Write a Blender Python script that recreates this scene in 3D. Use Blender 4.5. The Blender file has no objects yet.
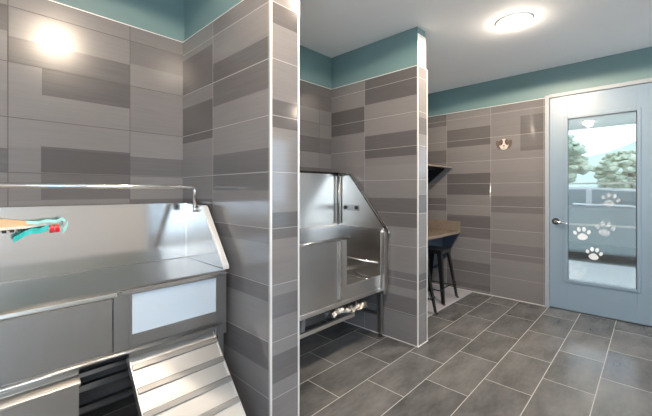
import bpy, bmesh, math, random
from mathutils import Vector, Matrix
random.seed(4)
S = bpy.context.scene
COL = S.collection
PI = math.pi

# ------------------------------------------------------------------ materials
def new_mat(name):
    m = bpy.data.materials.new(name); m.use_nodes = True
    return m, m.node_tree, m.node_tree.nodes['Principled BSDF']

def setin(n, key, val):
    if key in n.inputs: n.inputs[key].default_value = val

def plain(name, col, rough=.5, metal=0., noise=0., scale=8., coat=0.):
    m, t, b = new_mat(name)
    c = (*col, 1)
    setin(b, 'Base Color', c); setin(b, 'Roughness', rough); setin(b, 'Metallic', metal); setin(b, 'Coat Weight', coat)
    if noise > 0:
        tc = t.nodes.new('ShaderNodeTexCoord'); nz = t.nodes.new('ShaderNodeTexNoise')
        nz.inputs['Scale'].default_value = scale; nz.inputs['Detail'].default_value = 6
        t.links.new(tc.outputs['Object'], nz.inputs['Vector'])
        mx = t.nodes.new('ShaderNodeMix'); mx.data_type = 'RGBA'
        mx.inputs[6].default_value = (*[v * (1 - noise) for v in col], 1)
        mx.inputs[7].default_value = (*[min(1, v * (1 + noise)) for v in col], 1)
        t.links.new(nz.outputs['Fac'], mx.inputs[0]); t.links.new(mx.outputs[2], b.inputs['Base Color'])
    return m

def steel(name, base=.6, r0=.21, r1=.25, scale=(1., 40, 40), tint=(1, .99, .975), bump=0., wav=.015):
    m, t, b = new_mat(name)
    setin(b, 'Metallic', 1.)
    tc = t.nodes.new('ShaderNodeTexCoord'); mp = t.nodes.new('ShaderNodeMapping'); mp.inputs['Scale'].default_value = scale
    nz = t.nodes.new('ShaderNodeTexNoise'); nz.inputs['Scale'].default_value = 1.; nz.inputs['Detail'].default_value = 3
    t.links.new(tc.outputs['Object'], mp.inputs['Vector']); t.links.new(mp.outputs[0], nz.inputs['Vector'])
    mr = t.nodes.new('ShaderNodeMapRange'); mr.inputs['To Min'].default_value = r0; mr.inputs['To Max'].default_value = r1
    t.links.new(nz.outputs['Fac'], mr.inputs['Value']); t.links.new(mr.outputs[0], b.inputs['Roughness'])
    mx = t.nodes.new('ShaderNodeMix'); mx.data_type = 'RGBA'
    mx.inputs[6].default_value = (*[base * .96 * k for k in tint], 1); mx.inputs[7].default_value = (*[min(1, base * 1.04 * k) for k in tint], 1)
    t.links.new(nz.outputs['Fac'], mx.inputs[0]); t.links.new(mx.outputs[2], b.inputs['Base Color'])
    n2 = t.nodes.new('ShaderNodeTexNoise'); n2.inputs['Scale'].default_value = 3.
    t.links.new(tc.outputs['Object'], n2.inputs['Vector'])
    b2 = t.nodes.new('ShaderNodeBump'); b2.inputs['Strength'].default_value = wav; b2.inputs['Distance'].default_value = .01
    t.links.new(n2.outputs['Fac'], b2.inputs['Height']); t.links.new(b2.outputs[0], b.inputs['Normal'])
    return m

def emis(name, col, s):
    m = bpy.data.materials.new(name); m.use_nodes = True; t = m.node_tree; t.nodes.clear()
    o = t.nodes.new('ShaderNodeOutputMaterial'); e = t.nodes.new('ShaderNodeEmission')
    e.inputs[0].default_value = (*col, 1); e.inputs[1].default_value = s; t.links.new(e.outputs[0], o.inputs[0]); return m

def glass(name, tint=(.9, .95, .95), gl=.08):
    m = bpy.data.materials.new(name); m.use_nodes = True; t = m.node_tree; t.nodes.clear()
    o = t.nodes.new('ShaderNodeOutputMaterial'); tr = t.nodes.new('ShaderNodeBsdfTransparent'); g = t.nodes.new('ShaderNodeBsdfGlossy')
    tr.inputs[0].default_value = (*tint, 1); g.inputs['Roughness'].default_value = .02
    lw = t.nodes.new('ShaderNodeLayerWeight'); lw.inputs[0].default_value = .12
    ad = t.nodes.new('ShaderNodeMath'); ad.operation = 'MULTIPLY_ADD'; ad.inputs[1].default_value = .8; ad.inputs[2].default_value = gl
    t.links.new(lw.outputs['Fresnel'], ad.inputs[0])
    mx = t.nodes.new('ShaderNodeMixShader'); t.links.new(ad.outputs[0], mx.inputs[0]); t.links.new(tr.outputs[0], mx.inputs[1]); t.links.new(g.outputs[0], mx.inputs[2])
    t.links.new(mx.outputs[0], o.inputs[0]); return m

def translucent(name, col, alpha):
    m, t, b = new_mat(name)
    setin(b, 'Base Color', (*col, 1)); setin(b, 'Roughness', .6); setin(b, 'Alpha', alpha)
    return m

class NT:
    """tiny helper to write math node chains"""
    def __init__(s, t): s.t = t
    def m(s, op, a, b=None, c=None):
        n = s.t.nodes.new('ShaderNodeMath'); n.operation = op
        for i, v in enumerate((a, b, c)):
            if v is None: continue
            if isinstance(v, (int, float)): n.inputs[i].default_value = v
            else: s.t.links.new(v, n.inputs[i])
        return n.outputs[0]
    def white(s, x, y, z=0.):
        c = s.t.nodes.new('ShaderNodeCombineXYZ')
        for i, v in enumerate((x, y, z)):
            if isinstance(v, (int, float)): c.inputs[i].default_value = v
            else: s.t.links.new(v, c.inputs[i])
        w = s.t.nodes.new('ShaderNodeTexWhiteNoise'); w.noise_dimensions = '3D'; s.t.links.new(c.outputs[0], w.inputs['Vector'])
        return w.outputs['Value']
    def mixc(s, f, a, b):
        n = s.t.nodes.new('ShaderNodeMix'); n.data_type = 'RGBA'
        for i, v in ((0, f), (6, a), (7, b)):
            if isinstance(v, (int, float)): n.inputs[i].default_value = v
            elif isinstance(v, tuple): n.inputs[i].default_value = (*v, 1)
            else: s.t.links.new(v, n.inputs[i])
        return n.outputs[2]

TL, TW = .605, .305
def wall_tile(name, axis, u0, seed, rects=(), light=(.2, .19, .19), dark=(.094, .088, .09), rough=.1, grout=(.32, .31, .3)):
    m, t, b = new_mat(name); k = NT(t)
    tc = t.nodes.new('ShaderNodeTexCoord'); sp = t.nodes.new('ShaderNodeSeparateXYZ'); t.links.new(tc.outputs['Object'], sp.inputs[0])
    u = k.m('DIVIDE', k.m('SUBTRACT', sp.outputs[axis], u0), TL); v = k.m('DIVIDE', k.m('SUBTRACT', sp.outputs[2], .269), TW)
    cu = k.m('FLOOR', u); cv = k.m('FLOOR', v); fu = k.m('SUBTRACT', u, cu); fv = k.m('SUBTRACT', v, cv)
    # grout joints
    du = k.m('MULTIPLY', k.m('MINIMUM', fu, k.m('SUBTRACT', 1., fu)), TL)
    dv = k.m('MULTIPLY', k.m('MINIMUM', fv, k.m('SUBTRACT', 1., fv)), TW)
    g = k.m('LESS_THAN', k.m('MINIMUM', du, dv), .0018)
    # tonal bands printed in each tile
    half = k.m('GREATER_THAN', fv, .47); isdark = None
    for (ra, rb, rc, rd, rs) in rects:
        q = k.m('MULTIPLY', k.m('COMPARE', sp.outputs[axis], (ra + rb) / 2, (rb - ra) / 2), k.m('COMPARE', sp.outputs[2], (rc + rd) / 2, (rd - rc) / 2))
        q = k.m('MULTIPLY', q, rs)
        isdark = q if isdark is None else k.m('MAXIMUM', isdark, q)
    w3 = k.white(cu, cv, k.m('ADD', half, seed + 3.1))
    f = k.m('ADD', isdark if isdark is not None else 0., k.m('MULTIPLY', w3, .22))
    nz = t.nodes.new('ShaderNodeTexNoise'); nz.inputs['Scale'].default_value = 1; nz.inputs['Detail'].default_value = 5
    mp = t.nodes.new('ShaderNodeMapping'); mp.inputs['Scale'].default_value = (4, 4, 90)
    t.links.new(tc.outputs['Object'], mp.inputs['Vector']); t.links.new(mp.outputs[0], nz.inputs['Vector'])
    f = k.m('ADD', f, k.m('MULTIPLY', k.m('SUBTRACT', nz.outputs['Fac'], .5), .35))
    f.node.use_clamp = True
    col = k.mixc(f, light, dark); col = k.mixc(g, col, grout)
    t.links.new(col, b.inputs['Base Color'])
    r = k.m('ADD', k.m('MULTIPLY', g, .5), rough); t.links.new(r, b.inputs['Roughness'])
    setin(b, 'Specular IOR Level', .55)
    bp = t.nodes.new('ShaderNodeBump'); bp.inputs['Strength'].default_value = .5; bp.inputs['Distance'].default_value = .002; bp.invert = True
    t.links.new(g, bp.inputs['Height'])
    # each tile sits a hair out of plane
    n3 = t.nodes.new('ShaderNodeTexNoise'); n3.inputs['Scale'].default_value = 2.2
    t.links.new(tc.outputs['Object'], n3.inputs['Vector'])
    b2 = t.nodes.new('ShaderNodeBump'); b2.inputs['Strength'].default_value = .04; b2.inputs['Distance'].default_value = .01
    t.links.new(n3.outputs['Fac'], b2.inputs['Height']); t.links.new(bp.outputs[0], b2.inputs['Normal'])
    t.links.new(b2.outputs[0], b.inputs['Normal'])
    return m

def floor_tile():
    m, t, b = new_mat('slate_floor_tile'); k = NT(t)
    tc = t.nodes.new('ShaderNodeTexCoord'); sp = t.nodes.new('ShaderNodeSeparateXYZ'); t.links.new(tc.outputs['Object'], sp.inputs[0])
    v = k.m('DIVIDE', k.m('SUBTRACT', sp.outputs[1], .5887), .3095); cv = k.m('FLOOR', v); fv = k.m('SUBTRACT', v, cv)
    par = k.m('FLOORED_MODULO', cv, 2.) if False else k.m('ABSOLUTE', k.m('SUBTRACT', k.m('MULTIPLY', k.m('FRACT', k.m('MULTIPLY', cv, .5)), 2.), 0.))
    u = k.m('DIVIDE', k.m('SUBTRACT', k.m('SUBTRACT', sp.outputs[0], 2.63), k.m('MULTIPLY', par, .305)), .61)
    cu = k.m('FLOOR', u); fu = k.m('SUBTRACT', u, cu)
    du = k.m('MULTIPLY', k.m('MINIMUM', fu, k.m('SUBTRACT', 1., fu)), .61); dv = k.m('MULTIPLY', k.m('MINIMUM', fv, k.m('SUBTRACT', 1., fv)), .3095)
    g = k.m('LESS_THAN', k.m('MINIMUM', du, dv), .0026)
    w = k.white(cu, cv, 1.)
    n1 = t.nodes.new('ShaderNodeTexNoise'); n1.inputs['Scale'].default_value = 3; n1.inputs['Detail'].default_value = 1.5; n1.inputs['Roughness'].default_value = .4
    mp = t.nodes.new('ShaderNodeMapping'); mp.inputs['Scale'].default_value = (1, 2.4, 1)
    ad = t.nodes.new('ShaderNodeVectorMath'); ad.operation = 'ADD'
    cb = t.nodes.new('ShaderNodeCombineXYZ'); t.links.new(k.m('MULTIPLY', w, 20.), cb.inputs[2])
    t.links.new(tc.outputs['Object'], ad.inputs[0]); t.links.new(cb.outputs[0], ad.inputs[1])
    t.links.new(ad.outputs[0], mp.inputs['Vector']); t.links.new(mp.outputs[0], n1.inputs['Vector'])
    n4 = t.nodes.new('ShaderNodeTexNoise'); n4.inputs['Scale'].default_value = 16; n4.inputs['Detail'].default_value = 1
    t.links.new(mp.outputs[0], n4.inputs['Vector'])
    f = k.m('ADD', k.m('MULTIPLY', w, .3), k.m('MULTIPLY_ADD', n1.outputs['Fac'], 1., -.45)); f = k.m('ADD', f, k.m('MULTIPLY', n4.outputs['Fac'], .4)); f.node.use_clamp = True
    col = k.mixc(f, (.058, .06, .062), (.2, .2, .2)); col = k.mixc(g, col, (.4, .39, .38))
    t.links.new(col, b.inputs['Base Color'])
    t.links.new(k.m('ADD', k.m('MULTIPLY', n1.outputs['Fac'], .1), k.m('MULTIPLY_ADD', g, .3, .16)), b.inputs['Roughness'])
    bp = t.nodes.new('ShaderNodeBump'); bp.inputs['Strength'].default_value = .03; bp.inputs['Distance'].default_value = .002
    t.links.new(k.m('SUBTRACT', 1., g), bp.inputs['Height']); t.links.new(bp.outputs[0], b.inputs['Normal'])
    return m

M = {}
M['tile_x'] = wall_tile('banded_tile_back', 0, .1446, 2., (
    (.1446, .75, 2.099, 2.24, .75), (.289, .75, 1.943, 2.099, .85), (.285, .75, 1.494, 1.645, .8), (.285, .75, 1.335, 1.489, .5), (.75, 1.11, 1.494, 1.62, .7),
    (-.46, .1446, 2.264, 2.404, .7), (-.46, .1446, 1.489, 1.62, .7), (.75, 1.11, 2.25, 2.404, .4), (.75, 1.11, 1.19, 1.33, .6),
    (1.3, 1.96, 2.1, 2.25, .6), (1.96, 2.76, 2.25, 2.6, .6), (1.96, 2.76, 1.79, 1.95, .6), (1.3, 2.76, 1.5, 1.63, .6)), rough=.25, grout=(.07, .06, .055))  # effect of reflections on this wall painted in as darker grout
M['tile_y1'] = wall_tile('banded_tile_partition_near', 1, 2.096, 11., (
    (1.4, 2.096, 2.099, 2.22, .7), (2.096, 2.6, 2.099, 2.36, .75), (1.4, 2.096, 1.94, 2.094, .6), (2.096, 2.6, 1.74, 2.0, .9),
    (1.4, 2.096, 1.494, 1.62, .75), (1.4, 2.096, 1.39, 1.489, .55), (1.49, 2.6, .79, .884, .7), (1.4, 2.096, 1.1, 1.18, .4), (1.49, 2.6, .42, .574, .7), (2.096, 2.6, 1.2, 1.33, .5), (1.4, 2.096, 2.404, 2.6, .35)))
M['tile_y2'] = wall_tile('banded_tile_partition_far', 1, 2.096, 5., (
    (2.096, 2.6, 1.98, 2.24, .85), (1.4, 2.096, 2.25, 2.5, .8), (1.4, 2.096, 1.71, 1.935, .85), (1.4, 2.096, 1.055, 1.32, .7), (1.4, 2.6, .498, .64, .6), (1.4, 2.096, .26, .42, .6), (2.096, 2.6, 1.35, 1.489, .5)))
M['tile_yd'] = wall_tile('banded_tile_door_wall', 1, 1.553, 23., (
    (2.156, 2.6, 2.335, 2.6, .7), (2.156, 2.6, 1.78, 1.98, .7), (1.553, 2.156, 2.01, 2.26, .75), (1.553, 2.156, 1.335, 1.63, .75), (1.553, 2.156, .74, 1.05, .7), (1.553, 2.156, .04, .41, .6),
    (2.156, 2.6, 1.1, 1.28, .6), (.9, 1.553, 1.106, 1.32, .45), (.9, 1.553, .5, .7, .4), (.9, 1.2, 1.89, 2.33, .55), (.9, 1.553, 2.42, 2.6, .2)))
M['tile_e'] = wall_tile('banded_tile_end', 0, .95, 31., (
    (1., 1.4, 2.29, 2.404, .8), (1., 1.4, 1.73, 1.88, .8), (1., 1.4, 1.125, 1.27, .75), (1., 1.4, .35, .5, .7), (1., 1.4, .7, .82, .5)))
M['tile_e2'] = wall_tile('banded_tile_end_far', 0, 2.5, 36., (
    (2.6, 3., 1.9, 2.05, .7), (2.6, 3., 1.19, 1.35, .7), (2.6, 3., .5, .64, .6)))
M['floor'] = floor_tile()
M['teal'] = plain('teal_wall_paint', (.135, .225, .235), .5, noise=.03, scale=3)
M['ceil'] = plain('ceiling_paint', (.93, .93, .93), .8, noise=.02, scale=2)
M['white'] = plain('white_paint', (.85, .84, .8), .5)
M['bead'] = plain('pale_edge_trim', (.8, .78, .76), .3, .3)
M['steel'] = steel('brushed_steel', .66)
M['steel_v'] = steel('brushed_steel_upright', scale=(40, 40, 1.))
M['steel_k'] = steel('soft_brushed_steel', .56, .3, .36)
M['steel_m'] = steel('smooth_sheet_steel', .66, .13, .15)
M['steel_s'] = steel('satin_steel_warm_cast', .66, .27, .29, (1, 5, 5), tint=(1, .96, .91))  # neutral steel tinted with the warm tone of reflected tiles
M['steel_d'] = steel('dull_steel', .42, .3, .36)
M['chrome'] = steel('polished_steel', .78, .1, .16)
M['ramp'] = steel('ramp_aluminium', .7, .34, .42)
M['panelwhite'] = plain('pale_blue_acrylic', (.56, .64, .72), .16, noise=.02, coat=.4)
M['bronze'] = steel('dark_bronze', .16, .2, .3)
M['black'] = plain('black_metal', (.012, .013, .016), .35, .4)
M['blackm'] = plain('black_plastic', (.02, .02, .02), .5)
M['navy'] = plain('dark_navy_laminate', (.03, .045, .07), .4)
M['dark'] = plain('dark_under_tub', (.03, .03, .032), .6)
M['door'] = plain('blue_grey_door_paint', (.205, .285, .36), .35, noise=.02, scale=4)
M['frame'] = plain('grey_frame_paint', (.3, .33, .36), .4)
M['gasket'] = plain('dark_gasket', (.02, .022, .03), .4)
M['glass'] = glass('door_glass', (.62, .62, .62), .12)
M['wglass'] = glass('window_glass', (.95, .97, .98), .04)
M['paw'] = translucent('frosted_white_film', (.9, .93, .95), .72)
M['paw2'] = translucent('faded_white_film', (.9, .93, .95), .2)
M['counter'] = plain('tan_stone_counter', (.2, .16, .125), .1, noise=.2, scale=14)
M['lamp'] = emis('lamp_lens', (1, .88, .74), 8)
M['tan'] = plain('tan_wood', (.75, .5, .28), .5, noise=.15, scale=12)
M['cream'] = plain('cream_plastic', (.85, .8, .68), .4)
M['teal_b'] = plain('bright_teal_ribbon', (.03, .55, .52), .35, noise=.3, scale=60)
M['aqua'] = plain('pale_aqua_ribbon', (.45, .85, .82), .35)
M['red'] = plain('red_spool_plastic', (.8, .02, .04), .35)
M['foil'] = steel('crumpled_foil', .34, .4, .5, (20, 20, 20), wav=.4)
M['pvc'] = plain('grey_pipe', (.35, .36, .38), .4)
M['dogw'] = plain('dog_picture_cream', (.55, .5, .45), .5)
M['dogb'] = plain('dog_picture_brown', (.09, .06, .048), .5)
M['dogk'] = plain('dog_picture_black', (.02, .015, .015), .4)
M['plaque'] = plain('dog_picture_ground', (.42, .36, .32), .25)
M['plaster'] = plain('painted_wall_white', (.82, .82, .82), .6)
M['asphalt'] = plain('asphalt', (.26, .3, .3), .8, noise=.1, scale=20)
M['concrete'] = plain('pale_concrete', (.82, .83, .83), .7, noise=.06, scale=6)
M['car'] = plain('teal_grey_car_paint', (.36, .42, .42), .3, .1, coat=.6)
M['carw'] = plain('white_car_cabin_highlight', (.85, .88, .9), .2, coat=.5)
M['carg'] = plain('car_window', (.3, .38, .4), .06, .2)
M['rubber'] = plain('tyre_rubber', (.02, .02, .02), .7)
M['leaf'] = plain('tree_leaf', (.4, .47, .34), .7, noise=.4, scale=5)
M['bark'] = plain('bark', (.15, .11, .08), .8)
M['hill'] = plain('hazy_hill', (.38, .46, .4), .9, noise=.2, scale=.3)
M['soffit'] = plain('cream_soffit', (.85, .8, .68), .7)
M['rail'] = plain('cream_rail', (.8, .74, .62), .5)
M['mat'] = plain('pale_floor_patch', (.36, .36, .4), .5, noise=.1, scale=9)

# ------------------------------------------------------------------ mesh helpers
class MB:
    def __init__(s): s.bm = bmesh.new()
    def box(s, x0, x1, y0, y1, z0, z1):
        v = [s.bm.verts.new((x, y, z)) for x in (x0, x1) for y in (y0, y1) for z in (z0, z1)]
        for f in ((0, 1, 3, 2), (4, 6, 7, 5), (0, 4, 5, 1), (2, 3, 7, 6), (0, 2, 6, 4), (1, 5, 7, 3)): s.bm.faces.new([v[i] for i in f])
        return s
    def prism(s, poly, axis, a, b):
        def mk(p, h):
            if axis == 'x': return (h, p[0], p[1])
            if axis == 'y': return (p[0], h, p[1])
            return (p[0], p[1], h)
        A = [s.bm.verts.new(mk(p, a)) for p in poly]; B = [s.bm.verts.new(mk(p, b)) for p in poly]
        s.bm.faces.new(A); s.bm.faces.new(B[::-1]); n = len(poly)
        for i in range(n): s.bm.faces.new((A[i], B[i], B[(i + 1) % n], A[(i + 1) % n]))
        return s
    def tube(s, pts, r, n=12, cap=True, flat=None):
        pts = [Vector(p) for p in pts]; rs = r if isinstance(r, (list, tuple)) else [r] * len(pts); rings = []
        up = None
        for i, p in enumerate(pts):
            d = (pts[min(i + 1, len(pts) - 1)] - pts[max(i - 1, 0)]).normalized()
            if up is None:
                up = Vector((0, 0, 1)) if abs(d.z) < .9 else Vector((1, 0, 0))
            a = d.cross(up).normalized(); b = a.cross(d).normalized(); up = b
            rings.append([s.bm.verts.new(p + (a * math.cos(2 * PI * k / n) + b * math.sin(2 * PI * k / n)) * rs[i]) for k in range(n)])
        for i in range(len(rings) - 1):
            for k in range(n): s.bm.faces.new((rings[i][k], rings[i][(k + 1) % n], rings[i + 1][(k + 1) % n], rings[i + 1][k]))
        if cap: s.bm.faces.new(rings[0][::-1]); s.bm.faces.new(rings[-1])
        return s
    def ell(s, c, rx, ry, rz, u=20, v=12):
        r = bmesh.ops.create_uvsphere(s.bm, u_segments=u, v_segments=v, radius=1)
        for w in r['verts']: w.co = Vector((c[0] + w.co.x * rx, c[1] + w.co.y * ry, c[2] + w.co.z * rz))
        return s
    def build(s, name, mat, parent=None, bevel=0., smooth=False, origin=None):
        bmesh.ops.recalc_face_normals(s.bm, faces=s.bm.faces)
        off = Vector((0, 0, 0))
        p = parent
        while p is not None: off += p.location; p = p.parent
        if origin: off += Vector(origin)
        for v in s.bm.verts: v.co -= off
        me = bpy.data.meshes.new(name); s.bm.to_mesh(me); s.bm.free()
        o = bpy.data.objects.new(name, me); COL.objects.link(o)
        me.materials.append(mat)
        if parent: o.parent = parent
        if origin: o.location = origin
        if smooth:
            for f in me.polygons: f.use_smooth = True
        if bevel > 0:
            b = o.modifiers.new('edge', 'BEVEL'); b.width = bevel; b.segments = 2; b.limit_method = 'ANGLE'; b.angle_limit = .7
        return o

def box(name, mat, parent, d, bevel=0.): return MB().box(*d).build(name, mat, parent, bevel)
def tag(o, label, cat, group=None):
    o['label'] = label; o['category'] = cat
    if group: o['group'] = group
    return o
def thing(name, loc, label, cat, group=None):
    o = bpy.data.objects.new(name, None); COL.objects.link(o); o.location = loc; o.empty_display_size = .1
    return tag(o, label, cat, group)
def struct(o): o['kind'] = 'structure'; return o
def lab(o, l): o['label'] = l; return o

# ------------------------------------------------------------------ room shell
CZ = 2.857; TT = 2.503; XW = 4.79; YB = 2.554; XL = -1.6; YS = -2.6
struct(box('floor', M['floor'], None, (XL, XW + .0, YS, YB + .01, -.1, 0)))
struct(box('ceiling', M['ceil'], None, (XL - .15, XW + .16, YS - .15, YB + .15, CZ, CZ + .12)))
wb = struct(box('wall_back', M['teal'], None, (XL, XW, YB + .01, YB + .15, 0, CZ)))
box('tile_cladding', M['tile_x'], wb, (XL, XW, YB, YB + .01, 0, TT))
box('tile_edge_trim', M['bead'], wb, (XL, XW, YB - .002, YB + .01, TT, TT + .005))
WY0, WY1, WH0, WH1 = -2.4, .1, .9, 2.5
struct(MB().box(XL - .15, XL, YS, WY0, 0, CZ).box(XL - .15, XL, WY1, YB, 0, CZ).box(XL - .15, XL, WY0, WY1, 0, WH0).box(XL - .15, XL, WY0, WY1, WH1, CZ).build('wall_left', M['plaster']))
w3 = MB().box(XL - .1, XL - .04, WY0, WY0 + .05, WH0, WH1).box(XL - .1, XL - .04, WY1 - .05, WY1, WH0, WH1).box(XL - .1, XL - .04, WY0 + .05, WY1 - .05, WH0, WH0 + .05).box(XL - .1, XL - .04, WY0 + .05, WY1 - .05, WH1 - .05, WH1)
w3.box(XL - .1, XL - .04, -1.17, -1.13, WH0 + .05, WH1 - .05)
w3 = struct(w3.build('window_3', M['white']))  # unseen window added in this wall for cool fill light
box('window_pane', M['wglass'], w3, (XL - .075, XL - .068, WY0 + .05, WY1 - .05, WH0 + .05, WH1 - .05))
L = bpy.data.lights.new('sky_portal', 'AREA'); L.shape = 'RECTANGLE'; L.size = WH1 - WH0; L.size_y = WY1 - WY0; L.cycles.is_portal = True
lo = bpy.data.objects.new('window_portal', L); COL.objects.link(lo); lo.location = (XL, (WY0 + WY1) / 2, (WH0 + WH1) / 2); lo.rotation_euler = (0, -PI / 2, 0)
# door wall, three pieces around the doorway
DY0, DY1, DZ = -.105, .925, 2.527
w = MB().box(XW + .01, XW + .16, DY1, YB, 0, CZ).box(XW + .01, XW + .16, YS, DY0, 0, CZ).box(XW + .01, XW + .16, DY0, DY1, DZ, CZ).build('wall_right', M['teal'])
struct(w)
MB().box(XW, XW + .01, DY1, YB, 0, TT).box(XW, XW + .01, YS, DY0, 0, TT).build('tile_cladding', M['tile_yd'], w)
MB().box(XW - .002, XW + .01, DY1, YB - .003, TT, TT + .005).box(XW - .002, XW + .01, YS, DY0, TT, TT + .005).build('tile_edge_trim', M['bead'], w)
box('grout_line', M['bead'], w, (XW - .006, XW, DY1, YB, 0, .006))

def partition(name, x0, x1, mside, mend, y0=1.469):
    p = struct(box(name, M['teal'], None, (x0 + .012, x1 - .012, y0 + .012, YB, 0, CZ)))
    box('tile_cladding', mside, p, (x0, x0 + .012, y0 + .012, YB, 0, TT))
    box('tile_cladding', mside, p, (x1 - .012, x1, y0 + .012, YB, 0, TT))
    box('end_tile_cladding', mend, p, (x0, x1, y0, y0 + .012, 0, TT))
    for x in (x0, x1):
        box('corner_trim', M['bead'], p, (x - .005, x + .005, y0 - .004, y0 + .006, 0, TT))
    MB().box(x0 - .002, x0 + .012, y0, YB, TT, TT + .005).box(x1 - .012, x1 + .002, y0, YB, TT, TT + .005).box(x0, x1, y0 - .002, y0 + .012, TT, TT + .005).build('tile_edge_trim', M['bead'], p)
    box('end_glare_board', M['white'], p, (x0 + .012, x1 - .012, y0 + .006, y0 + .012, TT + .005, CZ - .06))  # end face whitened to paint in its overexposed glare
    MB().box(x0 - .008, x0, y0, YB, 0, .006).box(x0 - .008, x1 + .008, y0 - .008, y0, 0, .006).build('grout_line', M['bead'], p)
    return p
partition('wall_partition_near', 1.11, 1.305, M['tile_y1'], M['tile_e'])
partition('wall_partition_far', 2.754, 2.922, M['tile_y2'], M['tile_e2'], 1.505)

# south wall with windows that let daylight in
wins = [(-1.5, -.1), (3.55, 4.7)]; WZ0, WZ1 = .5, 2.5
s_ = MB(); xs = XL
for a, b in wins:
    s_.box(xs, a, YS - .15, YS, 0, CZ); s_.box(a, b, YS - .15, YS, 0, WZ0); s_.box(a, b, YS - .15, YS, WZ1, CZ); xs = b
s_.box(xs, XW, YS - .15, YS, 0, CZ)
wfr = struct(s_.build('wall_front', M['plaster']))
MB().box(XL, -1.52, YS, YS + .012, 1.28, CZ).box(-.08, 3.53, YS, YS + .012, 1.28, CZ).box(4.72, XW, YS, YS + .012, 1.28, CZ).build('dark_reflection_band', M['teal'], wfr)  # unseen upper wall darkened so the tub steel mirrors a darker tone
for i, (a, b) in enumerate(wins):
    f = MB(); t = .05
    f.box(a, a + t, YS - .1, YS - .04, WZ0, WZ1).box(b - t, b, YS - .1, YS - .04, WZ0, WZ1).box(a + t, b - t, YS - .1, YS - .04, WZ0, WZ0 + t).box(a + t, b - t, YS - .1, YS - .04, WZ1 - t, WZ1)
    mx = (a + b) / 2; f.box(mx - .02, mx + .02, YS - .1, YS - .04, WZ0 + t, WZ1 - t)
    wf = struct(f.build('window_%d' % (i + 1), M['white']))
    box('window_pane', M['wglass'], wf, (a + t, b - t, YS - .075, YS - .068, WZ0 + t, WZ1 - t))
    L = bpy.data.lights.new('sky_portal', 'AREA'); L.shape = 'RECTANGLE'; L.size = b - a; L.size_y = WZ1 - WZ0; L.cycles.is_portal = True
    lo = bpy.data.objects.new('window_portal', L); COL.objects.link(lo); lo.location = ((a + b) / 2, YS + .0, (WZ0 + WZ1) / 2); lo.rotation_euler = (PI / 2, 0, PI)
    lo.rotation_euler = (-PI / 2, 0, 0)

# ------------------------------------------------------------------ door
SY0, SY1, SZ = -.06, .885, 2.49     # slab
GY0, GY1, GZ0, GZ1 = .116, .708, .365, 2.222
fr = MB().box(XW - .02, XW + .12, SY1 + .003, DY1 + .008, 0, DZ).box(XW - .02, XW + .12, DY0 - .008, SY0 - .003, 0, DZ).box(XW - .02, XW + .12, SY0 - .003, SY1 + .003, SZ + .003, DZ + .008)
fr = struct(fr.build('trim_1', M['frame'], bevel=.003))
d = MB().box(XW, XW + .045, GY1, SY1, .012, SZ).box(XW, XW + .045, SY0, GY0, .012, SZ).box(XW, XW + .045, GY0, GY1, .012, GZ0).box(XW, XW + .045, GY0, GY1, GZ1, SZ)
door = struct(d.build('door_1', M['door'], bevel=.002))
e = .032
g = MB().box(XW - .012, XW, GY0 - e, GY0, GZ0 - e, GZ1 + e).box(XW - .012, XW, GY1, GY1 + e, GZ0 - e, GZ1 + e).box(XW - .012, XW, GY0, GY1, GZ0 - e, GZ0).box(XW - .012, XW, GY0, GY1, GZ1, GZ1 + e)
g.build('glazing_bead', M['door'], door, bevel=.004)
q = .008
MB().box(XW - .004, XW + .02, GY0, GY0 + q, GZ0, GZ1).box(XW - .004, XW + .02, GY1 - q * .6, GY1, GZ0, GZ1).box(XW - .004, XW + .02, GY0, GY1, GZ1 - q, GZ1).build('glazing_gasket', M['gasket'], door)
box('door_glass', M['glass'], door, (XW + .018, XW + .024, GY0, GY1, GZ0, GZ1))
def paw(y, z, s, mat, rot=0.):
    mb = MB()
    def blob(cy, cz, ry, rz, tilt=0., tri=False):
        pts = []
        for k in range(20):
            a = 2 * PI * k / 20; py = math.cos(a) * ry; pz = math.sin(a) * rz
            if tri:
                py *= 1 - .35 * math.sin(a); pz += .18 * rz * math.cos(2 * a) * (1 if math.sin(a) < 0 else 0)
            yy = py * math.cos(tilt) - pz * math.sin(tilt) + cy; zz = py * math.sin(tilt) + pz * math.cos(tilt) + cz
            pts.append((y + s * (yy * math.cos(rot) - zz * math.sin(rot)), z + s * (yy * math.sin(rot) + zz * math.cos(rot))))
        mb.prism(pts, 'x', XW + .0165, XW + .0178)
    blob(0, -.38, .52, .4, 0, True)
    blob(-.72, .12, .19, .27, .35); blob(-.27, .52, .2, .3, .1); blob(.27, .52, .2, .3, -.1); blob(.72, .12, .19, .27, -.35)
    return lab(mb.build('paw_decal', mat, door), 'white frosted paw print on the glass' if mat is M['paw'] else 'faded paw print on the glass')
paw(.578, .905, .088, M['paw'], -.12)
paw(.47, .69, .083, M['paw'], .12)
paw(.375, .975, .095, M['paw2'], .1)
paw(.625, .475, .1, M['paw2'], -.1)
paw(.33, 1.29, .09, M['paw2'], .25)
h = MB().tube([(XW - .012, .823, 1.03), (XW, .823, 1.03)], .038, 24).build('lever_handle', M['bronze'], door, smooth=False)
MB().tube([(XW - .012, .823, 1.03), (XW - .05, .823, 1.03)], .013, 14).tube([(XW - .05, .835, 1.03), (XW - .055, .80, 1.028), (XW - .055, .75, 1.018), (XW - .05, .705, 1.008)], [.012, .012, .009, .007], 12).build('lever', M['chrome'], h, smooth=True)
struct(box('trim_2', M['gasket'], None, (XW + .0, XW + .12, DY0, DY1, -.002, .006)))

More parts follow.
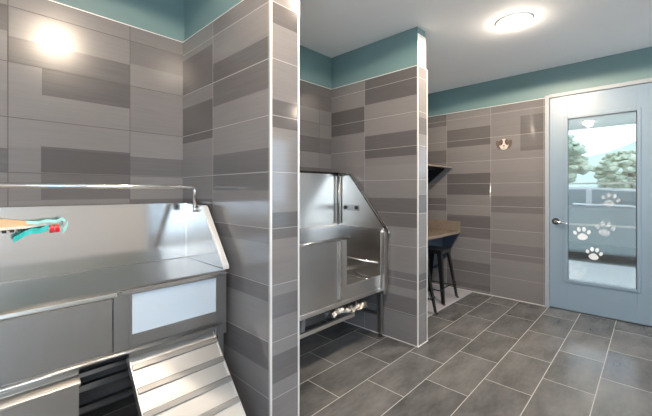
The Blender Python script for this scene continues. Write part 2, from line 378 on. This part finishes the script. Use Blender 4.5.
# ------------------------------------------------------------------ ceiling lights
def downlight(x, y, label, energy, n0=None):
    if n0 is None:
        r = thing('recessed_light', (x, y, CZ), label, 'ceiling light', 'round ceiling downlights')
        mb = MB(); n = 32
        for a, b, z0, z1 in ((.105, .085, 0, -.006),):
            R = []
            for rad, z in ((.145, 0), (.142, -.008), (.122, -.008), (.118, -.002)):
                R.append([mb.bm.verts.new((x + rad * math.cos(2 * PI * k / n), y + rad * math.sin(2 * PI * k / n), CZ + z)) for k in range(n)])
            for i in range(3):
                for k in range(n): mb.bm.faces.new((R[i][k], R[i][(k + 1) % n], R[i + 1][(k + 1) % n], R[i + 1][k]))
        mb.build('trim_ring', M['white'], r)
        MB().tube([(x, y, CZ - .003), (x, y, CZ - .0015)], .118, 32).build('lens', M['lamp'], r)
    else:
        r = n0.copy(); COL.objects.link(r); r.location = (x, y, CZ); r['label'] = label
        for c in n0.children:
            if c.type == 'MESH':
                k = c.copy(); COL.objects.link(k); k.parent = r
    L = bpy.data.lights.new('downlight_beam', 'SPOT'); L.energy = energy; L.spot_size = math.radians(170); L.spot_blend = .05
    L.color = (1, .81, .62); L.shadow_soft_size = .08
    lo = bpy.data.objects.new('downlight_beam', L); COL.objects.link(lo); lo.location = (x, y, CZ - .012)
    P = bpy.data.lights.new('ceiling_halo_fill', 'POINT'); P.energy = 5; P.color = (1, .86, .7); P.shadow_soft_size = .03  # extra point light below the lens, added to brighten the ceiling
    po = bpy.data.objects.new('ceiling_halo_fill', P); COL.objects.link(po); po.location = (x, y, CZ - .09)
    return r
LP = [(3.255, .865, 'round glowing downlight in the ceiling of the walkway near the door'),
      (1.786, 1.0, 'round ceiling downlight in front of the second bathing stall'),
      (.56, .98, 'round ceiling downlight in front of the nearest tub'),
      (4.2, -1.6, 'added unseen ceiling downlight by the windows at the door end of the room'),  # this and the next: unseen lamps added to light the front wall
      (-.7, -1.6, 'added unseen ceiling downlight by the windows at the other end of the room')]
first = None
for i, (x, y, l) in enumerate(LP):
    r = downlight(x, y, l, (230, 85, 130, 130, 110)[i], first)
    if first is None: first = r

# ------------------------------------------------------------------ tub 1 (nearest)
FY, BY = 1.823, 2.377; X0, X1 = -.42, 1.055
T = thing('grooming_tub', ((X0 + X1) / 2, 2.1, 0), 'long stainless steel dog bath nearest on the left with pale blue front panel', 'dog bath', 'stainless dog baths')
# back splash sheet with folded top
MB().prism([(BY, .921), (BY, 1.303), (BY + .02, 1.303), (BY + .17, 1.303), (BY + .17, 1.295), (BY + .012, 1.295), (BY + .012, .921)], 'x', X0, X1).build('back_panel', M['steel_m'], T)
box('corner_fold', M['chrome'], T, (X1 - .005, X1, BY - .005, BY, .92, 1.302))
box('deck_joint', M['steel_d'], T, (X0, X1, BY - .006, BY, .921, .926))
sp = MB().prism([(BY, .921), (BY, 1.302), (2.083, 1.29), (FY, .945), (FY, .921)], 'x', X1, X1 + .006).build('side_panel', M['steel_v'], T)
# folded flange along the sloping edge
def flange(pts, w, t, x, name, mat, par):
    mb = MB()
    pts = [Vector((p[0], p[1])) for p in pts]
    out = []
    for i, p in enumerate(pts):
        dd = (pts[min(i + 1, len(pts) - 1)] - pts[max(0, i - 1)]).normalized(); nn = Vector((dd.y, -dd.x))
        out.append(p + nn * t)
    for i in range(len(pts) - 1):
        mb.prism([tuple(pts[i]), tuple(pts[i + 1]), tuple(out[i + 1]), tuple(out[i])], 'x', x, x + w)
    return mb.build(name, mat, par, bevel=.0015)
flange([(2.095, 1.294), (2.075, 1.284), (FY - .008, .945), (FY - .008, .925)], .034, -.016, X1 - .024, 'edge_flange', M['bead'], sp)
flange([(BY, 1.302), (2.09, 1.291)], .02, -.006, X1 - .004, 'edge_flange', M['steel_d'], sp)
MB().prism([(FY, .892), (FY, .912), (FY + .02, .918), (BY, .921), (BY, .906), (FY + .03, .903), (FY + .03, .892)], 'x', X0, X1).build('deck', M['steel_k'], T, bevel=.002)
MB().prism([(FY - .022, .887), (FY - .026, .895), (FY - .022, .911), (FY, .915), (FY, .887)], 'x', X0, .475).build('rolled_rim', M['steel_s'], T, bevel=.003)
MB().prism([(FY - .008, .893), (FY - .008, .912), (FY, .915), (FY, .893)], 'x', .49, X1).build('front_edge', M['steel'], T)
MB().tube([(.46, FY - .012, .905), (.5, FY - .012, .908)], .008, 10).build('hinge_pin', M['chrome'], T)
box('front_panel', M['steel_v'], T, (X0, .462, FY + .004, FY + .012, .63, .888))
box('front_post', M['steel_d'], T, (.466, .53, FY + .0, FY + .02, .625, .892), .002)
dr = MB().box(.53, .545, FY, FY + .02, .63, .892).box(.985, X1 - .004, FY, FY + .02, .55, .892).box(.545, .985, FY, FY + .02, .63, .69).box(.545, .985, FY, FY + .02, .884, .892).build('door_frame', M['steel_d'], T, bevel=.001)
lab(box('door_panel', M['panelwhite'], T, (.545, .985, FY + .004, FY + .012, .69, .884)), 'pale blue-white glossy panel')
MB().tube([(X0, FY - .006, .615), (1.01, FY - .006, .615)], .009, 10).build('bottom_rail', M['steel_s'], T, smooth=True)
box('bottom_beam', M['steel_d'], T, (X0, 1.0, FY + .004, FY + .035, .6, .628), .002)
box('basin', M['steel_d'], T, (X0 + .01, X1 - .02, FY + .05, BY - .01, .62, .9))
for x, y in ((1.01, FY + .02), (1.01, BY - .06), (X0 + .03, FY + .02), (X0 + .03, BY - .06)):
    box('leg', M['steel_d'], T, (x, x + .035, y, y + .035, 0, .61), .002)
MB().box(.36, 1.0, 2.02, 2.05, .40, .43).box(.36, 1.0, 2.2, 2.23, .2, .23).build('cross_rail', M['steel_d'], T)
box('cross_rail', M['steel_d'], T, (.34, .6, 1.96, 1.99, .50, .52))
# tether rail bent down into the side panel
RZ = 1.413; RY = 2.216
pts = [(X0, RY, RZ), (X1 - .035, RY, RZ)]
for k in range(1, 6):
    a = k / 6 * PI / 2; pts.append((X1 - .035 + .022 * math.sin(a), RY, RZ - .022 + .022 * math.cos(a)))
pts += [(X1 - .013, RY, RZ - .022), (X1 - .013, RY, 1.25)]
lab(MB().tube(pts, .0125, 14).build('tether_rail', M['chrome'], T, smooth=True), 'thin polished rail above the tub')
MB().tube([(X1 - .013, RY, 1.245), (X1 - .013, RY, 1.285)], .013, 14).tube([(X1 - .013, RY, 1.262), (X1 + .003, RY, 1.262)], .01, 12).build('rail_clamp', M['chrome'], T, smooth=True)
# drawer under the left half
dw = MB().prism([(FY + .016, .595), (FY + .016, .575), (FY - .01, .56), (FY - .022, .552), (FY - .022, .538), (FY + .012, .53), (FY + .012, .12), (FY + .03, .12), (FY + .03, .595)], 'x', X0, .335).build('drawer', M['steel_s'], T, bevel=.002)
box('drawer_body', M['dark'], T, (X0 + .01, .33, FY + .03, BY - .1, .12, .59))

# ------------------------------------------------------------------ ramp
RX0, RX1 = .535, .985
ya, za, yb_, zb = 1.858, .572, 1.31, .012
R = thing('ramp', ((RX0 + RX1) / 2, (ya + yb_) / 2, 0), 'ribbed pale metal dog ramp sloping down from the nearest tub', 'ramp')
dirv = Vector((yb_ - ya, zb - za)); LEN = dirv.length; dirv.normalize(); nv = Vector((dirv.y, -dirv.x))
if nv.y < 0: nv = -nv
def rp(s, h): p = Vector((ya, za)) + dirv * s + nv * h; return (p.x, p.y)
MB().prism([rp(0, 0), rp(LEN, 0), rp(LEN, -.014), rp(0, -.014)], 'x', RX0 + .004, RX1 - .004).build('deck', M['ramp'], R)
s = .062; 
while s < LEN - .03:
    MB().prism([rp(s - .018, 0), rp(s - .012, .011), rp(s + .012, .011), rp(s + .014, 0)], 'x', RX0 + .006, RX1 - .002).build('cleat', M['steel_d'], R, bevel=.001)
    s += .1125
for x in (RX0, RX1 - .006):
    MB().prism([rp(0, .006), rp(LEN, .006), rp(LEN, -.035), rp(0, -.035)], 'x', x, x + .006).build('side_rail', M['ramp'], R)
box('hinge', M['steel_d'], R, (RX0, RX1, 1.84, 1.865, .572, .6))

# ------------------------------------------------------------------ things hanging in tub 1
B = thing('bath_caddy', (.05, 2.34, 1.19), 'tan wooden bath caddy with slotted cream rim against steel back panel', 'caddy')
MB().prism([(-.25, 1.26), (.12, 1.247), (.245, 1.222), (.335, 1.212), (.335, 1.203), (.2, 1.2), (-.25, 1.178)], 'y', 2.345, 2.372).build('board', M['tan'], B, bevel=.003)
MB().prism([(-.25, 1.18), (-.25, 1.192), (.2, 1.208), (.345, 1.226), (.345, 1.212), (.2, 1.194)], 'y', 2.318, 2.345).build('slotted_rim', M['cream'], B, bevel=.002)
mb = MB()
for i in range(14):
    x = -.18 + i * .029; mb.box(x, x + .016, 2.322, 2.34, 1.158 + i * .0018, 1.178 + i * .0018)
mb.build('slot_bars', M['blackm'], B)
b2 = MB()
def ribbon(pts, wd, mat, name, label, cat):
    mb = MB(); prev = None
    for i, p in enumerate(pts):
        p = Vector(p); a = mb.bm.verts.new(p + Vector((0, 0, wd))); b = mb.bm.verts.new(p - Vector((0, 0, wd))); c = mb.bm.verts.new(p + Vector((0, .006, -wd))); d_ = mb.bm.verts.new(p + Vector((0, .006, wd)))
        cur = (a, b, c, d_)
        if prev:
            for k in range(4): mb.bm.faces.new((prev[k], prev[(k + 1) % 4], cur[(k + 1) % 4], cur[k]))
        else: mb.bm.faces.new(cur)
        prev = cur
    mb.bm.faces.new(prev[::-1])
    return tag(mb.build(name, mat, None, origin=tuple(pts[len(pts) // 2])), label, cat)
ribbon([(.15 - .0, 2.30, 1.142), (.165, 2.29, 1.152), (.19, 2.30, 1.168), (.22, 2.295, 1.182), (.255, 2.305, 1.18), (.285, 2.295, 1.196), (.31, 2.305, 1.19)], .013, M['teal_b'], 'ribbon', 'bright teal ribbon dangling under the slotted rim of caddy', 'ribbon')
ribbon([(.2, 2.308, 1.226), (.245, 2.3, 1.222), (.28, 2.31, 1.229), (.32, 2.3, 1.224), (.345, 2.31, 1.236), (.36, 2.305, 1.225)], .008, M['aqua'], 'ribbon', 'pale aqua ribbon along the top right end of caddy', 'ribbon')
ribbon([(.338, 2.305, 1.2), (.348, 2.298, 1.172), (.362, 2.305, 1.19), (.37, 2.3, 1.212)], .014, M['aqua'], 'ribbon', 'short aqua ribbon bow right of the red spool', 'ribbon')
sp_ = thing('spool', (.31, 2.29, 1.187), 'small red double spool hanging at the right end of caddy', 'spool')
MB().tube([(.29, 2.29, 1.187), (.308, 2.29, 1.187)], .021, 18).build('roll', M['red'], sp_)
MB().tube([(.312, 2.29, 1.188), (.33, 2.29, 1.188)], .021, 18).build('roll', M['red'], sp_)
MB().tube([(.286, 2.29, 1.187), (.334, 2.29, 1.188)], .008, 12).build('axle', M['cream'], sp_)

# ------------------------------------------------------------------ tub 2
TX0, TX1, F2, B2 = 1.325, 2.724, 1.855, 2.43
U = thing('grooming_tub', ((TX0 + TX1) / 2, 2.14, 0), 'stainless steel walk-in dog bath with high sloping side panel in second stall', 'dog bath', 'stainless dog baths')
MB().box(TX0, TX1, B2, B2 + .008, 1.03, 1.575).box(TX0, TX1, B2 + .008, YB - .004, 1.567, 1.575).build('back_panel', M['steel_s'], U)
MB().tube([(TX0, B2 - .008, 1.572), (TX1, B2 - .008, 1.572)], .011, 12).build('top_rod', M['bronze'], U, smooth=True)
sd = MB().prism([(B2, 1.03), (B2, 1.575), (2.264, 1.575), (1.79, 1.012), (1.79, .995), (1.86, .99), (1.86, 1.03)], 'x', TX1, TX1 + .008).build('side_panel', M['steel_s'], U)
flange([(B2, 1.577), (2.268, 1.577), (2.255, 1.566), (1.785, 1.018), (1.772, .985)], .026, -.01, TX1 - .012, 'edge_flange', M['chrome'], sd)
flange([(B2, 1.562), (2.262, 1.562), (2.246, 1.55), (1.79, 1.0)], .004, -.012, TX1 - .018, 'edge_seam', M['bronze'], sd)
# basin: back, side, floor, with folded ledge
MB().prism([(B2 + .008, 1.03), (B2 - .018, 1.03), (B2 - .022, 1.02), (B2 - .024, .56), (B2 - .045, .53), (B2 + .008, .5)], 'x', TX0, TX1).build('basin_back', M['steel'], U)
MB().box(TX1 - .02, TX1 + .004, 1.86, B2, .48, 1.03).build('basin_side', M['steel'], U)
box('basin_floor', M['steel_d'], U, (TX0, TX1 - .02, F2 + .012, B2 - .02, .505, .525))
MB().tube([(TX1 - .03, 1.88, .70), (TX1 - .03, 2.33, .70), (TX1 - .08, 2.385, .70), (TX0 + .3, 2.39, .70)], .008, 8).build('rack_rail', M['chrome'], U, smooth=True)
MB().tube([(TX1 - .05, 1.93, .53), (TX1 - .06, 2.08, .53), (TX1 - .11, 2.24, .53), (TX1 - .2, 2.32, .53), (TX0 + .3, 2.34, .53)], .009, 8).build('basin_fillet', M['chrome'], U, smooth=True)
box('front_panel', M['steel_v'], U, (TX0, 2.115, F2, F2 + .01, .475, .985))
MB().tube([(TX0, F2 - .004, .99), (2.225, F2 - .004, .993)], .013, 14).build('rolled_rim', M['chrome'], U, smooth=True)
box('gate_post', M['chrome'], U, (2.085, 2.118, F2 - .016, F2 + .0, .5, .978), .004)
box('gate_post', M['steel_s'], U, (2.122, 2.186, F2 - .004, F2 + .03, .475, .98), .003)
MB().box(2.186, TX1 - .03, F2, F2 + .012, .475, .59).build('door_sill', M['steel_s'], U, bevel=.002)
MB().box(TX1 - .052, TX1 + .004, F2 - .05, F2 + .012, .42, 1.0).box(TX1 - .06, TX1 - .052, F2 - .012, F2 + .01, .46, 1.0).build('front_post', M['steel_s'], U, bevel=.003)
MB().box(TX1 - .07, TX1 - .062, F2 - .018, F2 + .012, .46, 1.02).build('gate_guide', M['chrome'], U, bevel=.002)
box('bottom_beam', M['steel_s'], U, (TX0, TX1 + .004, F2 - .006, F2 + .03, .44, .474), .003)
for x, y in ((TX1 - .035, F2), (TX0 + .01, F2), (TX1 - .035, B2 - .05), (TX0 + .01, B2 - .05)):
    lg = box('leg', M['steel_d'], U, (x, x + .035, y, y + .035, .03, .44), .002)
    MB().tube([(x + .0175, y + .0175, 0), (x + .0175, y + .0175, .03)], [.02, .014], 12).build('foot', M['blackm'], lg)
box('cross_rail', M['steel_s'], U, (TX0, 2.3, F2 - .0, F2 + .025, .305, .335), .002)
box('cross_rail', M['steel_d'], U, (TX1 - .03, TX1 - .01, F2 + .04, B2 - .06, .2, .23), .002)
MB().tube([(1.95, 2.15, .455), (1.95, 2.15, .25), (1.97, 2.18, .16), (2.05, 2.3, .12), (2.1, 2.5, .12)], .03, 16).build('drain_pipe', M['pvc'], U, smooth=True)
# foil wrapped tray
mb = MB(); nx, ny = 18, 8; grid = []
rnd = random.Random(9)
for i in range(nx + 1):
    row = []
    for j in range(ny + 1):
        a = j / ny * PI * 1.15
        x = 2.02 + .46 * i / nx
        rr = .042 + .012 * math.sin(i * 1.7) * math.sin(j * 1.1) + rnd.uniform(-.007, .007)
        row.append(mb.bm.verts.new((x + rnd.uniform(-.006, .006), F2 + .045 - rr * 1.3 * math.cos(a), .385 - .05 * i / nx + rr * math.sin(a) * 1.1 + .01 * math.sin(i * .5) - (.02 if i < 2 else 0))))
    grid.append(row)
for i in range(nx):
    for j in range(ny): mb.bm.faces.new((grid[i][j], grid[i + 1][j], grid[i + 1][j + 1], grid[i][j + 1]))
o = mb.build('foil_wrapped_tray', M['foil'], U)
sm = o.modifiers.new('thick', 'SOLIDIFY'); sm.thickness = .003
lab(o, 'crumpled silver foil wrap under the tub')
# tap holes, riser
box('tap_plate', M['steel_d'], U, (TX1 - .004, TX1, 2.14, 2.35, 1.185, 1.245), .001)
for y in (2.318, 2.171):
    MB().tube([(TX1 - .022, y, 1.216), (TX1 - .004, y, 1.216)], .018, 16).build('tap_knob', M['blackm'], U, smooth=False)
MB().tube([(TX1 - .022, 2.4, 1.04), (TX1 - .022, 2.4, 1.552)], .011, 12).build('riser_tube', M['steel_d'], U, smooth=True)
MB().tube([(TX1 - .022, 2.4, 1.545), (TX1 - .022, 2.4, 1.566)], .02, 14).tube([(TX1 - .022, 2.34, 1.556), (TX1 - .022, B2, 1.556)], .009, 10).build('riser_bracket', M['bronze'], U, smooth=True)

# ------------------------------------------------------------------ counter, shelf, stools
K = thing('counter', (3.87, 2.25, .8), 'tan stone counter with low backsplash behind the far partition', 'counter')
box('countertop', M['counter'], K, (2.948, XW - .002, 1.955, YB - .003, .79, .825), .004)
MB().box(2.948, XW - .002, YB - .018, YB - .003, .825, .96).build('backsplash', M['counter'], K, bevel=.002)
MB().box(XW - .018, XW - .003, 1.958, YB - .02, .825, .96).build('backsplash', M['counter'], K, bevel=.002)
for x in (XW - .03, 3.0):
    MB().prism([(1.975, .79), (YB - .004, .79), (YB - .004, .2), (2.3, .25), (2.12, .5)], 'x', x, x + .024).build('support_panel', M['navy'], K, bevel=.001)
box('modesty_panel', M['navy'], K, (3.03, XW - .035, 2.2, 2.22, .35, .79))
H = thing('wall_shelf', (3.87, 2.32, 1.7), 'thin tan shelf high above the counter on black brackets', 'shelf')
box('board', M['counter'], H, (2.948, XW - .003, 2.07, YB - .003, 1.712, 1.732), .002)
for x in (XW - .03, 3.8, 3.0):
    MB().prism([(2.17, 1.711), (YB - .004, 1.711), (YB - .004, 1.4)], 'x', x, x + .02).build('bracket', M['black'], H, bevel=.001)

def stool(name, loc, label):
    r = thing(name, loc, label, 'stool', 'black stools at the counter')
    x, y, _ = loc; hs = .15; hf = .205; sz = .65
    MB().prism([(x - hs + .03, y - hs), (x + hs - .03, y - hs), (x + hs, y - hs + .03), (x + hs, y + hs - .03), (x + hs - .03, y + hs), (x - hs + .03, y + hs), (x - hs, y + hs - .03), (x - hs, y - hs + .03)], 'z', sz - .012, sz).build('seat', M['black'], r, bevel=.005)
    sk = MB()
    for a in (-1, 1):
        sk.box(x - hs + .015, x + hs - .015, y + a * (hs - .012) - .003, y + a * (hs - .012) + .003, sz - .05, sz - .012)
        sk.box(x + a * (hs - .012) - .003, x + a * (hs - .012) + .003, y - hs + .015, y + hs - .015, sz - .05, sz - .012)
    sk.build('seat_skirt', M['black'], r)
    for a in (-1, 1):
        for b in (-1, 1):
            t0 = Vector((x + a * .128, y + b * .128, sz - .014)); t1 = Vector((x + a * hf, y + b * hf, .012))
            mb = MB(); w0, w1 = .027, .017
            V = []
            for p, w_ in ((t0, w0), (t1, w1)):
                V.append([mb.bm.verts.new(p + Vector(q)) for q in ((0, 0, 0), (-a * w_ * 2, 0, 0), (-a * w_ * 2, -b * .004, 0), (-a * .004, -b * .004, 0), (-a * .004, -b * w_ * 2, 0), (0, -b * w_ * 2, 0))])
            mb.bm.faces.new(V[0]); mb.bm.faces.new(V[1][::-1])
            for k in range(6): mb.bm.faces.new((V[0][k], V[1][k], V[1][(k + 1) % 6], V[0][(k + 1) % 6]))
            lg = mb.build('leg', M['black'], r)
            MB().box(t1.x - .014, t1.x + .014, t1.y - .014, t1.y + .014, 0, .014).build('foot', M['blackm'], lg)
            MB().tube([(x + a * .105, y + b * (hs - .006), sz - .03), (x + a * .105, y + b * (hs + .001), sz - .03)], .009, 12).build('rivet', M['chrome'], lg)
    f = .185
    for (x0, y0, x1, y1, z) in ((-f, -f, f, -f, .2), (-f, f, f, f, .2), (-f, -f, -f, f, .16), (f, -f, f, f, .16)):
        MB().tube([(x + x0, y + y0, z), (x + x1, y + y1, z)], .008, 8).build('stretcher', M['black'], r, smooth=True)
    return r
st = stool('bar_stool', (4.18, 2.03, 0), 'black metal stool under the counter, the one nearer the door wall')
st2 = st.copy(); COL.objects.link(st2); st2.location = (3.43, 1.955, 0); st2['label'] = 'black metal stool half hidden by the far partition edge'
for c in st.children:
    k = c.copy(); COL.objects.link(k); k.parent = st2
    for g_ in c.children:
        q_ = g_.copy(); COL.objects.link(q_); q_.parent = k
tag(box('floor_patch', M['mat'], None, (3.1, XW - .01, 1.78, YB - .02, 0, .004)), 'pale thin plate on the floor under the counter', 'mat')  # thin pale plate laid over the floor tiles

# ------------------------------------------------------------------ dog picture on tile
Dg = thing('dog_picture', (XW - .004, 1.39, 1.99), 'small picture of a brown and white puppy face on the tiled wall', 'picture')
def disc(cy, cz, ry, rz, x, tilt=0, n=20):
    p = []
    for k in range(n):
        a = 2 * PI * k / n; u_, v_ = ry * math.cos(a), rz * math.sin(a)
        p.append((cy + u_ * math.cos(tilt) - v_ * math.sin(tilt), cz + u_ * math.sin(tilt) + v_ * math.cos(tilt)))
    return p
cy, cz = 1.39, 1.992
def dd(name, mat, specs, x0, x1, par=Dg):
    mb = MB()
    for s_ in specs: mb.prism(disc(cy + s_[0], cz + s_[1], s_[2], s_[3], 0, s_[4] if len(s_) > 4 else 0), 'x', x0, x1)
    return mb.build(name, mat, par)
for e_ in (1, -1): dd('ear', M['dogb'], [(.066 * e_, -.004, .026, .06, -.3 * e_)], XW - .004, XW - .0005)
dd('face', M['dogw'], [(0, 0, .056, .07)], XW - .006, XW - .004)
for e_ in (1, -1): dd('eye_patch', M['dogb'], [(.036 * e_, .024, .024, .04, .25 * e_)], XW - .0075, XW - .006)
dd('muzzle', M['dogw'], [(0, -.036, .04, .032)], XW - .0085, XW - .0075)
for e_ in (1, -1): dd('eye', M['dogk'], [(.03 * e_, .012, .008, .009)], XW - .009, XW - .0075)
dd('nose', M['dogk'], [(0, -.022, .012, .008)], XW - .0095, XW - .0085)
dd('mouth', M['dogk'], [(0, -.05, .016, .003)], XW - .0095, XW - .0085)

# ------------------------------------------------------------------ outside
struct(box('ground_outside', M['asphalt'], None, (XW + .16, 60, -30, 30, -.14, -.06)))
struct(box('sidewalk', M['concrete'], None, (XW + .16, 8.35, -4, 5, -.06, -.005)))
struct(box('porch_roof', M['soffit'], None, (XW + .16, 10.6, -3, 4, 2.93, 3.2)))
# railing
rl = thing('railing', (8.2, 1.2, 0), 'cream horizontal railing outside beyond the door glass', 'railing')
box('rail', M['rail'], rl, (7.3, 7.34, -.9, 3.3, 1.5, 1.53))
box('rail', M['rail'], rl, (7.3, 7.34, -.9, 3.3, .79, .82))
for y in (-.85, 3.2): box('post', M['rail'], rl, (7.3, 7.34, y, y + .04, -.005, 1.55))
# car
c = thing('car', (9.6, .9, -.06), 'teal grey car parked outside, seen through the door glass', 'car')
cx0, cx1 = 8.75, 10.5
prof = [(-1.5, .1), (-1.5, .7), (-1.42, .9), (-.6, 1.0), (.2, 1.08), (3.0, 1.02), (3.1, .9), (3.12, .12)]
bd = MB().prism(prof, 'x', cx0, cx1).build('body', M['car'], c, bevel=.06)
MB().prism([(-.7, .98), (.1, 1.42), (1.6, 1.5), (2.6, 1.38), (3.0, 1.0)], 'x', cx0 + .12, cx1 - .12).build('cabin', M['carw'], c, bevel=.05)
MB().prism([(-.5, 1.06), (.1, 1.36), (.9, 1.42), (.9, 1.08)], 'x', cx0 + .1, cx0 + .13).prism([(1.0, 1.08), (1.0, 1.42), (1.7, 1.42), (2.4, 1.34), (2.6, 1.06)], 'x', cx0 + .1, cx0 + .13).build('side_window', M['carg'], c)
MB().tube([(cx0 - .005, -1.35, .92), (cx0 - .005, -.6, 1.03), (cx0 - .005, .4, 1.1), (cx0 - .005, 1.2, 1.12)], .02, 8).build('shoulder_highlight', M['carw'], c, smooth=True)  # white strip added as the highlight along the car's shoulder
for y in (-.85, 2.3):
    for x in (cx0 + .02, cx1 - .22):
        wh = MB().tube([(x, y, .27), (x + .2, y, .27)], .33, 28).build('wheel', M['rubber'], c)
        MB().tube([(x - .01, y, .27), (x + .21, y, .27)], .19, 20).build('hubcap', M['steel_s'], wh)
pl = thing('utility_pole', (30, 4.7, -.06), 'wooden utility pole standing outside beyond the car', 'pole')
MB().tube([(30, 4.7, -.06), (30, 4.7, 5.4)], .14, 10).build('shaft', M['bark'], pl)
box('crossarm', M['bark'], pl, (29.95, 30.05, 3.9, 5.5, 4.9, 5.0))
def tree(x, y, s_, label):
    t = thing('tree', (x, y, -.06), label, 'tree', 'trees outside the door')
    MB().tube([(x, y, -.06), (x + .1, y, s_ * .5), (x, y + .1, s_ * .8)], [.16, .12, .06], 10).build('trunk', M['bark'], t)
    mb = MB(); r_ = random.Random(int(x * 7 + y * 13))
    for i in range(260):
        v = Vector((r_.gauss(0, 1), r_.gauss(0, 1), r_.gauss(0, 1))).normalized() * r_.uniform(.5, 1) ** .6
        p = Vector((x, y, s_ * .68)) + Vector((v.x * s_ * .38, v.y * s_ * .42, v.z * s_ * .32))
        q = r_.uniform(.12, .3) * s_ / 4
        mm = bmesh.ops.create_icosphere(mb.bm, subdivisions=1, radius=q)
        for w_ in mm['verts']: w_.co = p + Vector((w_.co.x * r_.uniform(.7, 1.3), w_.co.y * r_.uniform(.7, 1.3), w_.co.z * .6))
    mb.build('crown', M['leaf'], t)
tree(17, 3.4, 3.9, 'green tree outside left behind the car in door glass')
tree(19, .6, 3.1, 'lower green tree outside right behind the car in door glass')
hb = MB(); n = 40
top = [(-30 + i * 1.8, 3.0 + 5.5 * math.exp(-((i - 14) / 9) ** 2) + .5 * math.sin(i * .9)) for i in range(n)]
for i in range(n - 1):
    (y0, z0), (y1, z1) = top[i], top[i + 1]
    vs = [hb.bm.verts.new(p) for p in ((45, y0, -.06), (45, y1, -.06), (58, y1, z1), (58, y0, z0), (70, y1, -.06), (70, y0, -.06))]
    hb.bm.faces.new((vs[0], vs[1], vs[2], vs[3])); hb.bm.faces.new((vs[3], vs[2], vs[4], vs[5]))
bmesh.ops.remove_doubles(hb.bm, verts=hb.bm.verts, dist=.001)
struct(hb.build('hill', M['hill']))
struct(box('ground_front', M['concrete'], None, (XL - 6, XW + .1, -14, YS - .16, -.14, -.06)))
struct(box('ground_side', M['concrete'], None, (XL - 14, XL - .16, YS - .16, 8, -.14, -.06)))

# ------------------------------------------------------------------ world, camera, view
W = bpy.data.worlds.new('sky'); S.world = W; W.use_nodes = True
bg = W.node_tree.nodes['Background']; bg.inputs[0].default_value = (.66, .83, 1, 1); bg.inputs[1].default_value = 7.0
cam = bpy.data.cameras.new('camera'); co = bpy.data.objects.new('camera', cam); COL.objects.link(co)
cam.sensor_width = 36; cam.lens = 341 / 652 * 36; cam.shift_y = -(208 - 191) / 652; cam.clip_start = .02
a = math.radians(43.75)
co.location = (0, 0, 1.3865)
co.rotation_euler = (PI / 2, 0, a - PI / 2)
S.camera = co
vs = S.view_settings; vs.view_transform = 'Standard'; vs.look = 'None'; vs.gamma = 1; vs.use_curve_mapping = False; vs.exposure = .2
